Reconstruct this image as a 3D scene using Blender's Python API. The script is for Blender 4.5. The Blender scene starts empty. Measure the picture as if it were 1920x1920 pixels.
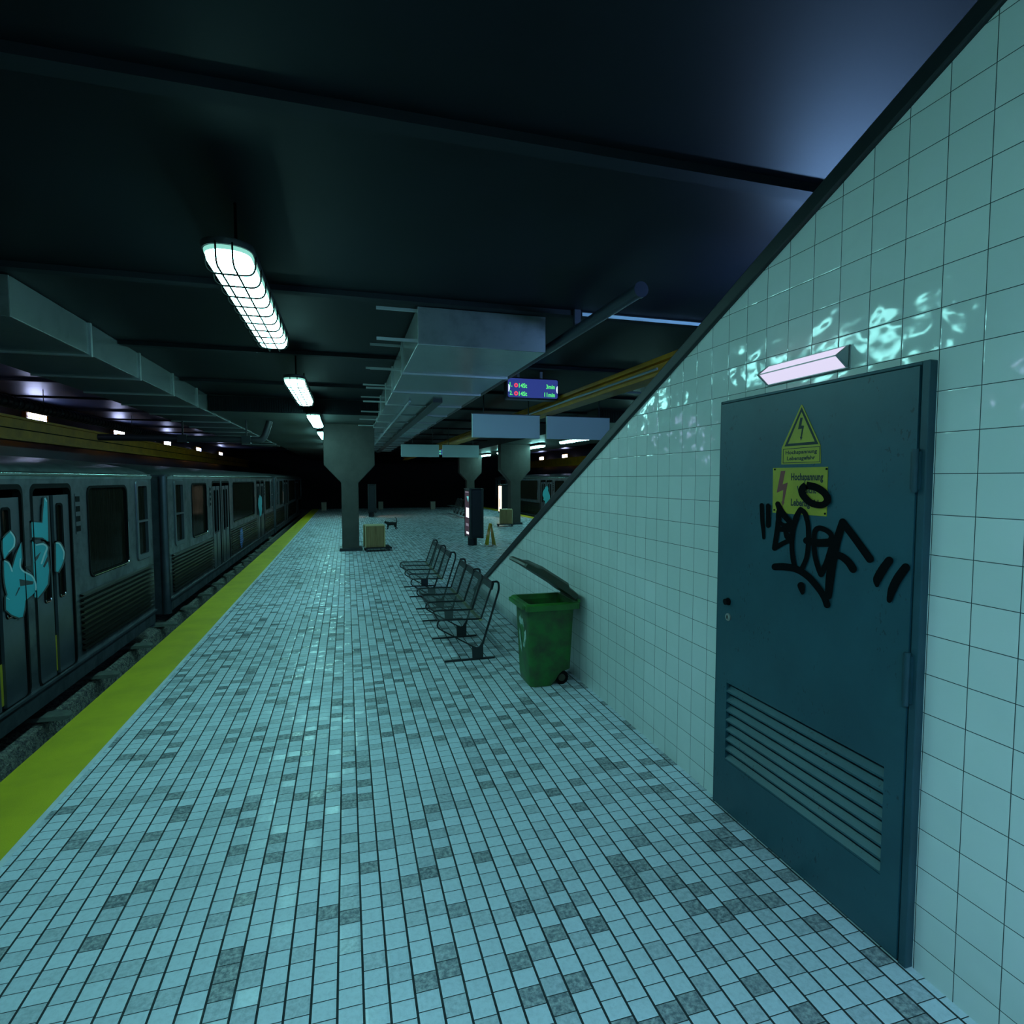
import bpy, bmesh, math, random
from mathutils import Vector, Matrix, Euler
random.seed(7)
S = bpy.context.scene
COL = S.collection
PI = math.pi

# ------------------------------------------------------------------ camera
YAW, PITCH, EYE = math.radians(16.179), math.radians(3.3266), 1.7
cam_d = bpy.data.cameras.new('camera'); cam_d.lens = 20; cam_d.sensor_width = 36; cam_d.clip_start = .05; cam_d.clip_end = 200
cam = bpy.data.objects.new('camera', cam_d); COL.objects.link(cam)
cam.location = (0, 0, EYE); cam.rotation_euler = (PI/2-PITCH, 0, -YAW); S.camera = cam
S.view_settings.view_transform = 'Standard'; S.view_settings.look = 'None'
S.view_settings.exposure = 0.25; S.view_settings.gamma = 1; S.view_settings.use_curve_mapping = False
S.cycles.max_bounces = 5; S.cycles.diffuse_bounces = 3; S.cycles.glossy_bounces = 2; S.cycles.transparent_max_bounces = 6; S.cycles.caustics_reflective = False; S.cycles.caustics_refractive = False
_M = Euler(cam.rotation_euler).to_matrix()
def on_x(px, py, x):
    """measured photo point -> (y, z) on a real plane of constant x"""
    d = _M @ Vector(((px-960)/1066.667, -(py-960)/1066.667, -1)); t = x/d.x
    return (t*d.y, EYE+t*d.z)

w = bpy.data.worlds.new('world'); S.world = w; w.use_nodes = True
w.node_tree.nodes['Background'].inputs[0].default_value = (.3, .8, 1, 1)
w.node_tree.nodes['Background'].inputs[1].default_value = 0.004

# ------------------------------------------------------------------ materials
def base_mat(name):
    m = bpy.data.materials.new(name); m.use_nodes = True
    nt = m.node_tree; b = nt.nodes['Principled BSDF']
    return m, nt, b
def lk(nt, a, b): nt.links.new(a, b)
def mth(nt, op, a, b=None, c=None):
    n = nt.nodes.new('ShaderNodeMath'); n.operation = op
    for i, v in enumerate((a, b, c)):
        if v is None: continue
        if isinstance(v, (int, float)): n.inputs[i].default_value = v
        else: lk(nt, v, n.inputs[i])
    return n.outputs[0]
def ramp(nt, f, stops):
    n = nt.nodes.new('ShaderNodeValToRGB'); lk(nt, f, n.inputs[0])
    el = n.color_ramp.elements
    while len(el) < len(stops): el.new(.5)
    for e, (p, c) in zip(el, stops):
        e.position = p; e.color = (c if len(c) == 4 else (*c, 1)) if not isinstance(c, (int, float)) else (c, c, c, 1)
    return n.outputs[0]
def mix(nt, f, a, b):
    n = nt.nodes.new('ShaderNodeMix'); n.data_type = 'RGBA'
    for s, v in ((n.inputs[0], f), (n.inputs[6], a), (n.inputs[7], b)):
        if isinstance(v, (int, float)): s.default_value = v
        elif isinstance(v, tuple): s.default_value = (*v[:3], 1)
        else: lk(nt, v, s)
    return n.outputs[2]
def noise(nt, vec, scale, detail=4, rough=.55):
    n = nt.nodes.new('ShaderNodeTexNoise'); n.inputs['Scale'].default_value = scale
    n.inputs['Detail'].default_value = detail; n.inputs['Roughness'].default_value = rough
    if vec is not None: lk(nt, vec, n.inputs['Vector'])
    return n.outputs[0]
def coords(nt, scale=None):
    o = nt.nodes.new('ShaderNodeTexCoord').outputs['Object']
    if scale:
        mp = nt.nodes.new('ShaderNodeMapping'); mp.inputs['Scale'].default_value = scale; lk(nt, o, mp.inputs[0]); o = mp.outputs[0]
    return o
def bump(nt, h, strength, dist=.01):
    n = nt.nodes.new('ShaderNodeBump'); n.inputs['Strength'].default_value = strength; n.inputs['Distance'].default_value = dist
    lk(nt, h, n.inputs['Height']); return n.outputs[0]
def mat(name, col, rough=.5, metal=0, col2=None, scale=4, lo=.4, hi=.65, bmp=None, stretch=None, spec=None, rough2=None):
    m, nt, b = base_mat(name)
    b.inputs['Base Color'].default_value = (*col, 1); b.inputs['Roughness'].default_value = rough; b.inputs['Metallic'].default_value = metal
    if spec is not None: b.inputs['Specular IOR Level'].default_value = spec
    if col2 or bmp:
        v = coords(nt, stretch)
        if col2:
            f = ramp(nt, noise(nt, v, scale, 6, .62), ((lo, 0), (hi, 1)))
            lk(nt, mix(nt, f, col, col2), b.inputs['Base Color'])
            if rough2 is not None: lk(nt, mth(nt, 'MULTIPLY_ADD', f, rough2-rough, rough), b.inputs['Roughness'])
        if bmp: lk(nt, bump(nt, noise(nt, v, bmp[0]), bmp[1], bmp[2] if len(bmp) > 2 else .01), b.inputs['Normal'])
    return m
def emit(name, col, strength):
    m, nt, b = base_mat(name); b.inputs['Base Color'].default_value = (.02, .02, .02, 1)
    b.inputs['Emission Color'].default_value = (*col, 1); b.inputs['Emission Strength'].default_value = strength
    return m
def sep(nt, v):
    n = nt.nodes.new('ShaderNodeSeparateXYZ'); lk(nt, v, n.inputs[0]); return n.outputs
def comb(nt, x, y, z=0.0):
    n = nt.nodes.new('ShaderNodeCombineXYZ')
    for i, v in enumerate((x, y, z)):
        if isinstance(v, (int, float)): n.inputs[i].default_value = v
        else: lk(nt, v, n.inputs[i])
    return n.outputs[0]
def white(nt, v):
    n = nt.nodes.new('ShaderNodeTexWhiteNoise'); n.noise_dimensions = '3D'; lk(nt, v, n.inputs[0]); return n
def tiles(name, ua, va, us, vs, u0, v0, stagger, gu, gv, rough, kind):
    """square glazed tiles: ua/va object axes, sizes, origins, joint widths"""
    m, nt, b = base_mat(name); P = coords(nt); s = sep(nt, P)
    u = mth(nt, 'DIVIDE', mth(nt, 'SUBTRACT', s[ua], u0), us); v = mth(nt, 'DIVIDE', mth(nt, 'SUBTRACT', s[va], v0), vs)
    vi = mth(nt, 'FLOOR', v)
    if stagger: u = mth(nt, 'ADD', u, mth(nt, 'MULTIPLY', white(nt, comb(nt, 3.3, vi, 1.7)).outputs[0], stagger))
    ui = mth(nt, 'FLOOR', u); fu = mth(nt, 'FRACT', u); fv = mth(nt, 'FRACT', v)
    cell = comb(nt, ui, vi, 5.0); wn = white(nt, cell)
    du = mth(nt, 'MULTIPLY', mth(nt, 'MINIMUM', fu, mth(nt, 'SUBTRACT', 1, fu)), us)
    dv = mth(nt, 'MULTIPLY', mth(nt, 'MINIMUM', fv, mth(nt, 'SUBTRACT', 1, fv)), vs)
    jt = mth(nt, 'MAXIMUM', mth(nt, 'LESS_THAN', du, gu), mth(nt, 'LESS_THAN', dv, gv))
    edge = mth(nt, 'MINIMUM', mth(nt, 'MINIMUM', mth(nt, 'DIVIDE', du, gu*3), mth(nt, 'DIVIDE', dv, gv*3)), 1.0)
    if kind == 'wall':
        col = ramp(nt, wn.outputs[0], ((0, (.71, .75, .75)), (1, (.77, .80, .80))))
        dirt = ramp(nt, noise(nt, P, 1.1, 5), ((.35, (.93, .95, .93)), (.7, (1, 1, 1))))
        mm = nt.nodes.new('ShaderNodeMix'); mm.data_type = 'RGBA'; mm.blend_type = 'MULTIPLY'; mm.inputs[0].default_value = 1
        lk(nt, col, mm.inputs[6]); lk(nt, dirt, mm.inputs[7])
        col = mix(nt, jt, mm.outputs[2], (.03, .05, .055))
        va_ = nt.nodes.new('ShaderNodeVectorMath'); va_.operation = 'MULTIPLY_ADD'
        lk(nt, wn.outputs['Color'], va_.inputs[0]); va_.inputs[1].default_value = (9, 9, 9); lk(nt, P, va_.inputs[2])
        wav = noise(nt, va_.outputs[0], 8.5, 1.5, .4)
        h = mth(nt, 'ADD', mth(nt, 'MULTIPLY', wav, .0085), mth(nt, 'MULTIPLY', edge, .0005))
        nrm = bump(nt, h, 1.0, 1.0)
    else:
        vein = noise(nt, P, 55, 5, .7); big = noise(nt, P, 160, 2)
        light = mix(nt, ramp(nt, vein, ((.45, 0), (.75, 1))), (.60, .68, .78), (.48, .55, .64))
        dark = mix(nt, ramp(nt, vein, ((.35, 0), (.6, 1))), (.44, .47, .50), (.13, .16, .19))
        t = ramp(nt, wn.outputs[0], ((.66, 0), (.70, .35), (.84, .45), (.9, 1)))
        col = mix(nt, t, light, dark)
        dirt = ramp(nt, noise(nt, P, .8, 4), ((.35, (.86, .88, .86)), (.65, (1, 1, 1))))
        mm = nt.nodes.new('ShaderNodeMix'); mm.data_type = 'RGBA'; mm.blend_type = 'MULTIPLY'; mm.inputs[0].default_value = 1
        lk(nt, col, mm.inputs[6]); lk(nt, dirt, mm.inputs[7])
        col = mix(nt, jt, mm.outputs[2], (.012, .02, .024))
        # every tile is laid at its own slight tilt
        ws = sep(nt, wn.outputs['Color'])
        tilt = mth(nt, 'ADD', mth(nt, 'MULTIPLY', mth(nt, 'MULTIPLY', mth(nt, 'SUBTRACT', ws[0], .5), fu), us*.10),
                   mth(nt, 'MULTIPLY', mth(nt, 'MULTIPLY', mth(nt, 'SUBTRACT', ws[1], .5), fv), vs*.10))
        h = mth(nt, 'ADD', tilt, mth(nt, 'ADD', mth(nt, 'MULTIPLY', edge, .0012), mth(nt, 'MULTIPLY', vein, .0012)))
        nrm = bump(nt, h, 1.0, 1.0)
    lk(nt, col, b.inputs['Base Color']); lk(nt, nrm, b.inputs['Normal'])
    if kind == 'wall': ro = mth(nt, 'MULTIPLY_ADD', jt, .6, rough)
    else: ro = mth(nt, 'ADD', mth(nt, 'MULTIPLY', jt, .4), ramp(nt, ws[2], ((.0, rough), (.16, rough+.05), (.3, .50), (1, .60))))
    lk(nt, ro, b.inputs['Roughness'])
    return m

LAMP = (.36, 1.0, .97); LAV = (.74, .74, 1.0)
X = {}
X['wall_tile'] = tiles('white_wall_tile', 1, 2, .1345, .1347, 1.421, .1006, 0, .0013, .0013, .105, 'wall')
X['floor_tile'] = tiles('floor_tile', 1, 0, .072, .082, .02, .026, 1.0, 0.0016, .0040, .18, 'floor')
X['yellow_strip'] = mat('yellow_tactile_paint', (.52, .44, .006), .55, col2=(.42, .36, .006), scale=3, bmp=(260, .25))
X['pale_edge'] = mat('pale_stone_edge', (.60, .66, .70), .5, col2=(.5, .55, .6), scale=9)
X['concrete'] = mat('stained_concrete', (.062, .062, .054), .75, col2=(.042, .042, .038), scale=2.2, bmp=(60, .2))
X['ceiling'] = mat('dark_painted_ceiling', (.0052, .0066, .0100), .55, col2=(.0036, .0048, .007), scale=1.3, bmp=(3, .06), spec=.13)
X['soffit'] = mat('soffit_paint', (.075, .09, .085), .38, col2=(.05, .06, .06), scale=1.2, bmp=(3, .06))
X['rib'] = mat('dark_ceiling_rib', (.012, .014, .018), .7, spec=.15)
X['black_wall'] = mat('sooty_tunnel_wall', (.012, .013, .016), .9)
X['side_wall'] = mat('dark_track_wall', (.018, .028, .065), .42, col2=(.010, .014, .036), scale=.8)
X['duct'] = mat('galvanised_sheet', (.38, .42, .43), .27, .72, col2=(.26, .29, .31), scale=7, lo=.45, hi=.75)
X['duct_trim'] = mat('galvanised_flange', (.42, .46, .47), .45, .7)
X['train'] = mat('dull_stainless_steel', (.085, .10, .12), .34, .5, col2=(.035, .045, .055), scale=4, lo=.42, hi=.72, bmp=(3, .06), rough2=.55)
X['train_plain'] = mat('brushed_steel', (.085, .10, .125), .36, .5, col2=(.06, .075, .09), scale=3)
X['train_roof'] = mat('ribbed_steel_roof', (.24, .27, .28), .30, .75, col2=(.13, .15, .16), scale=4, bmp=(9, .15))
X['eave'] = mat('polished_eave_trim', (.30, .36, .36), .13, .9, bmp=(14, .35))
X['corrugated'] = mat('dark_corrugated_steel', (.014, .014, .011), .36, .5, col2=(.009, .009, .008), scale=4)
X['chrome'] = mat('chrome_trim', (.55, .58, .6), .16, 1)
X['rubber'] = mat('black_rubber', (.004, .004, .005), .85, spec=.12)
X['coping'] = mat('dark_coping_metal', (.014, .018, .022), .45, .2)
X['dark_metal'] = mat('dark_grey_metal', (.035, .04, .045), .42, .4)
X['black_steel'] = mat('black_powder_coated_steel', (.02, .022, .026), .36, .3)
X['wire_black'] = mat('matt_black_wire', (.002, .002, .002), 1.0, spec=.02)
X['bench_bar'] = mat('olive_steel_bar', (.42, .40, .20), .35, .5)
X['hose'] = mat('black_corrugated_hose', (.030, .030, .036), .45)
X['girder'] = mat('yellow_girder_paint', (.60, .27, .010), .5, col2=(.36, .16, .008), scale=2.5, lo=.35, hi=.7)
X['pipe'] = mat('dark_painted_pipe', (.03, .036, .055), .4, .2)
X['conduit'] = mat('grey_conduit', (.35, .40, .46), .35, .5)
X['door'] = mat('teal_door_paint', (.020, .088, .118), .42, col2=(.014, .066, .092), scale=2.2, lo=.38, hi=.66, bmp=(16, .10))
nt = X['door'].node_tree; b = nt.nodes['Principled BSDF']; v = coords(nt)
chips = mth(nt, 'MULTIPLY', ramp(nt, noise(nt, coords(nt, (1, 1, .55)), 75, 2), ((.62, 0), (.67, 1))), ramp(nt, noise(nt, v, 5.5, 2), ((.52, 0), (.62, 1))))
src = b.inputs['Base Color'].links[0].from_socket
lk(nt, mix(nt, mth(nt, 'MULTIPLY', chips, .75), src, (.006, .022, .03)), b.inputs['Base Color'])
X['door_frame'] = mat('teal_frame_paint', (.018, .072, .10), .46, col2=(.012, .05, .07), scale=3)
X['ink'] = mat('black_marker_ink', (.003, .004, .005), .85, spec=.06)
X['sign_yellow'] = mat('yellow_sign_enamel', (.42, .35, .024), .5, col2=(.34, .29, .024), scale=6)
X['sign_black'] = mat('sign_black_print', (.012, .02, .02), .6)
X['sign_red'] = mat('faded_red_print', (.22, .05, .05), .6)
X['steel'] = mat('worn_nickel', (.5, .5, .48), .3, .8)
X['black_hole'] = mat('dark_recess', (.006, .006, .006), .9)
X['bin'] = mat('green_bin_plastic', (.022, .155, .022), .42, col2=(.035, .055, .018), scale=6, lo=.38, hi=.66, bmp=(30, .1))
X['bin_rim'] = mat('green_bin_rim', (.03, .18, .025), .4, col2=(.03, .10, .02), scale=6)
X['bin_lid'] = mat('grimy_bin_lid', (.018, .04, .024), .45, col2=(.05, .035, .018), scale=6)
X['logo'] = mat('faded_white_print', (.42, .55, .5), .6, col2=(.10, .24, .14), scale=22, lo=.42, hi=.6)
X['wood'] = mat('plywood_veneer', (.30, .20, .075), .5, col2=(.15, .08, .025), scale=3, lo=.35, hi=.7, stretch=(7, 7, .5))
X['wood_edge'] = mat('pale_wood_edge', (.50, .42, .22), .5)
X['panel_white'] = mat('blank_white_sign_panel', (.60, .74, .80), .5)
X['kiosk'] = mat('black_kiosk_case', (.010, .012, .018), .35, .2)
X['aframe'] = mat('yellow_plastic', (.36, .31, .015), .45)
X['white_plastic'] = mat('white_plastic', (.6, .58, .55), .5)
X['fur'] = mat('black_fur', (.006, .006, .007), .8)
X['pale_box'] = mat('pale_grey_paint', (.30, .29, .24), .7)
X['teal_paint'] = mat('teal_spray_paint', (.022, .30, .37), .5)
X['pale_paint'] = mat('pale_spray_paint', (.36, .52, .56), .5)
X['dark_paint'] = mat('dark_spray_outline', (.02, .026, .03), .5)
X['blue_paint'] = mat('blue_spray_paint', (.03, .12, .45), .5)
X['ballast'] = mat('grey_ballast', (.27, .27, .23), .9, col2=(.09, .085, .10), scale=26, lo=.42, hi=.6, bmp=(48, 1.0, .05))
X['sleeper'] = mat('weathered_sleeper', (.12, .14, .12), .8, col2=(.06, .06, .06), scale=5)
X['interior'] = mat('car_interior_lining', (.05, .05, .045), .6)
X['pole_yellow'] = mat('yellow_grab_pole', (.38, .30, .02), .4)
X['lamp_metal'] = mat('lamp_end_cap', (.36, .38, .40), .4, .3)
X['lit'] = emit('lit_lamp_diffuser', LAMP, 22)
X['lit_side'] = emit('lamp_glass_side', (.30, .78, .66), .75)
X['door_lamp'] = emit('lavender_lamp_diffuser', (.80, .75, .98), .80)
X['wall_lamp'] = emit('track_lamp_tube', (.52, .60, 1.0), 26)
X['assumed_blue_lamp'] = emit('assumed_blue_tube', (.38, .72, 1.0), 95)  # glow of the assumed lamp added behind the camera
X['assumed_stair_lamp'] = emit('assumed_stair_diffuser', (.26, .52, 1.0), 110)  # glow of the assumed lamp out of sight over the stairs
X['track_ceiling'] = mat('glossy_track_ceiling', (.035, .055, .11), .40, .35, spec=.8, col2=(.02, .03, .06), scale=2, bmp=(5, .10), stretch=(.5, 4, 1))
X['warm_screen'] = emit('cream_lit_poster', (1.0, .80, .58), 2.4)
X['screen_plum'] = emit('plum_lit_poster', (.10, .035, .07), .3)
X['screen_white'] = emit('white_lit_poster', (.85, .85, .95), 1.0)
X['screen_teal'] = emit('teal_lit_poster', (.15, .6, .6), .8)
X['screen_grey'] = emit('grey_lit_poster', (.30, .28, .36), .5)
X['bottle'] = emit('brown_lit_print', (.45, .30, .20), .9)
X['display'] = emit('blue_display_glass', (.020, .035, .19), 1.0)
X['led_green'] = emit('green_led', (.10, .85, .18), 1.0)
X['led_red'] = emit('red_led', (.9, .06, .12), .9)
X['led_white'] = emit('white_led', (.65, .75, 1.0), 1.0)
# tinted dark car glass
m, nt, b = base_mat('dark_car_glass'); X['glass'] = m
tr = nt.nodes.new('ShaderNodeBsdfTransparent'); tr.inputs[0].default_value = (.05, .05, .04, 1)
gl = nt.nodes.new('ShaderNodeBsdfGlossy'); gl.inputs['Roughness'].default_value = .10; gl.inputs[0].default_value = (.30, .30, .30, 1)
fr = nt.nodes.new('ShaderNodeFresnel'); fr.inputs[0].default_value = 1.42
streak = ramp(nt, noise(nt, coords(nt, (1, 45, 1.2)), 2, 3), ((.42, 0), (.7, .55)))
df = nt.nodes.new('ShaderNodeBsdfDiffuse'); df.inputs[0].default_value = (.020, .017, .013, 1)
m1 = nt.nodes.new('ShaderNodeMixShader'); lk(nt, fr.outputs[0], m1.inputs[0]); lk(nt, tr.outputs[0], m1.inputs[1]); lk(nt, gl.outputs[0], m1.inputs[2])
m2 = nt.nodes.new('ShaderNodeMixShader'); lk(nt, mth(nt, 'ADD', streak, .35), m2.inputs[0]); lk(nt, m1.outputs[0], m2.inputs[1]); lk(nt, df.outputs[0], m2.inputs[2])
lk(nt, m2.outputs[0], nt.nodes['Material Output'].inputs[0])
# fine perforated bench sheet, holes far below the picture's resolution
m, nt, b = base_mat('fine_wire_mesh'); X['mesh'] = m
b.inputs['Base Color'].default_value = (.06, .08, .085, 1); b.inputs['Roughness'].default_value = .5; b.inputs['Alpha'].default_value = .55

# ------------------------------------------------------------------ mesh builder
class MB:
    def __init__(s): s.v = []; s.f = []; s.m = []; s.cur = 0
    def mi(s, k): s.cur = k; return s
    def add(s, vs, fs):
        o = len(s.v); s.v += [tuple(p) for p in vs]
        for f in fs: s.f.append([o+i for i in f]); s.m.append(s.cur)
        return s
    def box(s, x0, x1, y0, y1, z0, z1):
        return s.add([(x0,y0,z0),(x1,y0,z0),(x1,y1,z0),(x0,y1,z0),(x0,y0,z1),(x1,y0,z1),(x1,y1,z1),(x0,y1,z1)],
                     [(0,3,2,1),(4,5,6,7),(0,1,5,4),(1,2,6,5),(2,3,7,6),(3,0,4,7)])
    def prism(s, pts, axis, a, b):
        """closed 2-D outline swept along an axis from a to b"""
        def P(p, t): return {'x': (t, p[0], p[1]), 'y': (p[0], t, p[1]), 'z': (p[0], p[1], t)}[axis]
        n = len(pts); vs = [P(p, a) for p in pts]+[P(p, b) for p in pts]
        return s.add(vs, [tuple(range(n)), tuple(range(2*n-1, n-1, -1))]+[(i, (i+1) % n, n+(i+1) % n, n+i) for i in range(n)])
    def poly(s, pts): return s.add(pts, [tuple(range(len(pts)))])
    def loft(s, secs, caps=True, closed=True):
        n = len(secs[0]); o = len(s.v)
        for q in secs: s.v += [tuple(p) for p in q]
        for k in range(len(secs)-1):
            for i in range(n if closed else n-1):
                j = (i+1) % n; s.f.append([o+k*n+i, o+k*n+j, o+(k+1)*n+j, o+(k+1)*n+i]); s.m.append(s.cur)
        if caps and closed:
            s.f.append([o+i for i in range(n-1, -1, -1)]); s.m.append(s.cur)
            s.f.append([o+(len(secs)-1)*n+i for i in range(n)]); s.m.append(s.cur)
        return s
    def tube(s, path, r, n=8, closed=False):
        path = [Vector(p) for p in path]; secs = []; L = len(path); up = None
        for i, p in enumerate(path):
            a = path[i-1] if (i > 0 or closed) else p; c = path[(i+1) % L] if (i < L-1 or closed) else p
            t = (c-a).normalized()
            if up is None: up = t.orthogonal().normalized()
            up = (up-t*up.dot(t)).normalized(); sd = t.cross(up)
            rr = r[i] if isinstance(r, (list, tuple)) else r
            secs.append([p+(up*math.cos(2*PI*k/n)+sd*math.sin(2*PI*k/n))*rr for k in range(n)])
        if closed: secs.append(secs[0])
        return s.loft(secs, caps=not closed)
    def build(s, name, mats, parent=None, smooth=False, bevel=0, loc=None):
        me = bpy.data.meshes.new(name); me.from_pydata(s.v, [], s.f)
        for k in (mats if isinstance(mats, (list, tuple)) else [mats]): me.materials.append(X[k] if isinstance(k, str) else k)
        for p, i in zip(me.polygons, s.m): p.material_index = i
        bm = bmesh.new(); bm.from_mesh(me); bmesh.ops.recalc_face_normals(bm, faces=bm.faces); bm.to_mesh(me); bm.free()
        if smooth: me.shade_smooth(); me.set_sharp_from_angle(angle=math.radians(38))
        o = bpy.data.objects.new(name, me); COL.objects.link(o)
        if parent is not None: o.parent = parent
        if loc: o.location = loc
        if bevel:
            b_ = o.modifiers.new('bevel', 'BEVEL'); b_.width = bevel; b_.segments = 2; b_.limit_method = 'ANGLE'; b_.angle_limit = math.radians(40)
        return o
def rrect(y0, y1, z0, z1, r, n=5):
    out = []
    for cx, cz, a0 in ((y1-r, z1-r, 0), (y0+r, z1-r, PI/2), (y0+r, z0+r, PI), (y1-r, z0+r, 1.5*PI)):
        for k in range(n+1):
            a = a0+PI/2*k/n; out.append((cx+r*math.cos(a), cz+r*math.sin(a)))
    return out
def rounded(path, rads, n=5):
    """round the corners of a 3-D polyline"""
    P = [Vector(p) for p in path]; out = [P[0]]
    for i in range(1, len(P)-1):
        a = (P[i-1]-P[i]); b = (P[i+1]-P[i]); r = min(rads if not isinstance(rads, list) else rads[i], a.length*.49, b.length*.49)
        p0 = P[i]+a.normalized()*r; p1 = P[i]+b.normalized()*r
        for k in range(n+1):
            t = k/n; out.append(p0*(1-t)**2+P[i]*2*t*(1-t)+p1*t*t)
    out.append(P[-1]); return out
def tag(o, label=None, cat=None, group=None, kind=None):
    if label: o['label'] = label
    if cat: o['category'] = cat
    if group: o['group'] = group
    if kind: o['kind'] = kind
    return o
def thing(name, label, cat, loc=(0, 0, 0), rz=0, group=None):
    o = bpy.data.objects.new(name, None); COL.objects.link(o); o.location = loc; o.rotation_euler = (0, 0, rz); o.empty_display_size = .1
    return tag(o, label, cat, group)
def dup(o, loc=None, rz=None, label=None, parent=None):
    c = o.copy(); COL.objects.link(c)
    if parent is not None: c.parent = parent
    if loc is not None: c.location = loc
    if rz is not None: c.rotation_euler = (0, 0, rz)
    if label: c['label'] = label
    for ch in list(o.children): dup(ch, parent=c)
    return c
def struct(o, label=None, cat=None): return tag(o, label, cat, kind='structure')
def text(body, size, matname, mtx, name, parent, ex=.0005, sx=1.0, bold=0.0):
    cu = bpy.data.curves.new('lettering', 'FONT'); cu.body = body; cu.size = size; cu.extrude = ex; cu.offset = bold; cu.resolution_u = 3
    cu.align_x = 'LEFT'; cu.align_y = 'BOTTOM_BASELINE'
    tmp = bpy.data.objects.new('lettering', cu); COL.objects.link(tmp)
    me = bpy.data.meshes.new_from_object(tmp.evaluated_get(bpy.context.evaluated_depsgraph_get()))
    bpy.data.objects.remove(tmp); bpy.data.curves.remove(cu)
    me.transform(mtx @ Matrix.Diagonal((sx, 1, 1, 1))); me.materials.clear(); me.materials.append(X[matname]); me.name = name
    o = bpy.data.objects.new(name, me); COL.objects.link(o); o.parent = parent; return o
def fit_text(body, width, height, matname, org, name, parent, ax, bold=0.0, ex=.0004):
    """lettering filling a width and cap height; ax = (right vector, up vector)"""
    r, u = Vector(ax[0]), Vector(ax[1]); n = r.cross(u)
    m_ = Matrix((r, u, n)).transposed().to_4x4(); m_.translation = Vector(org)
    o = text(body, 1.0, matname, Matrix.Identity(4), name, parent, ex=0, bold=bold)
    xs = [v.co.x for v in o.data.vertices]; x0, x1 = min(xs), max(xs)
    sc = Matrix.Diagonal((width/(x1-x0), height/.72, 1, 1)) @ Matrix.Translation((-x0, 0, 0))
    o.data.transform(m_ @ sc); return o
def smooth_path(pts, k=6):
    P = [Vector((p[0], p[1])) for p in pts]; W = [p[2] for p in pts]; out = []
    for i in range(len(P)-1):
        p0 = P[max(i-1, 0)]; p1 = P[i]; p2 = P[i+1]; p3 = P[min(i+2, len(P)-1)]
        for j in range(k):
            t = j/k; q = .5*((2*p1)+(-p0+p2)*t+(2*p0-5*p1+4*p2-p3)*t*t+(-p0+3*p1-3*p2+p3)*t**3)
            out.append((q, W[i]*(1-t)+W[i+1]*t))
    out.append((P[-1], W[-1])); return out
def brush(mb, pts, plane, org, sc, curve=True, caps=True):
    """brush stroke measured on the photo and laid on the plane x = plane as quads plus round ends"""
    def W(q): y, z = on_x(org[0]+q.x/sc, org[1]+q.y/sc, plane); return (plane, y, z)
    pp = smooth_path(pts) if curve else [(Vector((p[0], p[1])), p[2]) for p in pts]
    L = []; R = []
    for i, (p, wd) in enumerate(pp):
        d = pp[min(i+1, len(pp)-1)][0]-pp[max(i-1, 0)][0]; d.normalize(); nrm = Vector((-d.y, d.x))*wd/2
        L.append(W(p+nrm)); R.append(W(p-nrm))
    for i in range(len(pp)-1): mb.poly([L[i], L[i+1], R[i+1], R[i]])
    if caps:
     for p, wd, d in ((*pp[0], pp[0][0]-pp[1][0]), (*pp[-1], pp[-1][0]-pp[-2][0])):
        a0 = math.atan2(d.y, d.x)-PI/2
        mb.poly([W(p+Vector((math.cos(a0+PI*k/9), math.sin(a0+PI*k/9)))*wd/2) for k in range(10)])

# ================================================================== THE SETTING
EY = 42
f = MB().box(-1.885, 8.0, -5, 34, -1.25, 0).build('floor', 'floor_tile'); struct(f, 'pale mosaic tiled platform floor with scattered grey tiles', 'floor')
f = MB().box(-7.2, -1.885, -5, EY, -1.35, -1.25).box(8.0, 13.3, -5, EY, -1.35, -1.25).build('floor_track', 'black_wall'); struct(f, 'sooty bottom of the track pits', 'floor')
t = MB().box(-1.89, -1.507, -5, 34, -.05, .004).build('trim_1', 'yellow_strip'); struct(t, 'yellow warning strip along the left platform edge', 'edge strip')
t = MB().box(-1.507, -1.48, -5, 34, -.02, .005).build('trim_2', 'pale_edge'); struct(t, 'thin pale kerb line beside the left yellow strip', 'edge strip')
t = MB().box(7.62, 8.005, -5, 34, -.05, .004).build('trim_3', 'yellow_strip'); struct(t, 'yellow warning strip along the far right platform edge', 'edge strip')
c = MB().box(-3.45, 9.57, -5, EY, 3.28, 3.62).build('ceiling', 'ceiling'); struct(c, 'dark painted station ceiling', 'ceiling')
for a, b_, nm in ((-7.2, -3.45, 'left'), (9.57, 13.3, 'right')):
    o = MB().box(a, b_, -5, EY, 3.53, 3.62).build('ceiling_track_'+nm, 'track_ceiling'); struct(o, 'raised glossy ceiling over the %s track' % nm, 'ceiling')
for k in range(-3, 12):
    y = 5.12+2.5*k
    t = MB().box(-3.45, 9.57, y-.05, y+.05, 3.235, 3.285).box(-7.0, -3.45, y-.04, y+.04, 3.49, 3.535).box(9.57, 13.1, y-.04, y+.04, 3.49, 3.535).build('trim_%d' % (k+7), 'rib'); struct(t, 'dark rib across the ceiling', 'ceiling rib')
o = MB().box(2.16, 4.6, 5.062, 5.072, 3.236, 3.266).build('trim_50', 'panel_white'); struct(o, 'thin pale strip standing in for lamp light on the ceiling rib right of the round pipe', 'ceiling strip')  # added strip, its pale colour imitates stair light on the dark rib face
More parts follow.
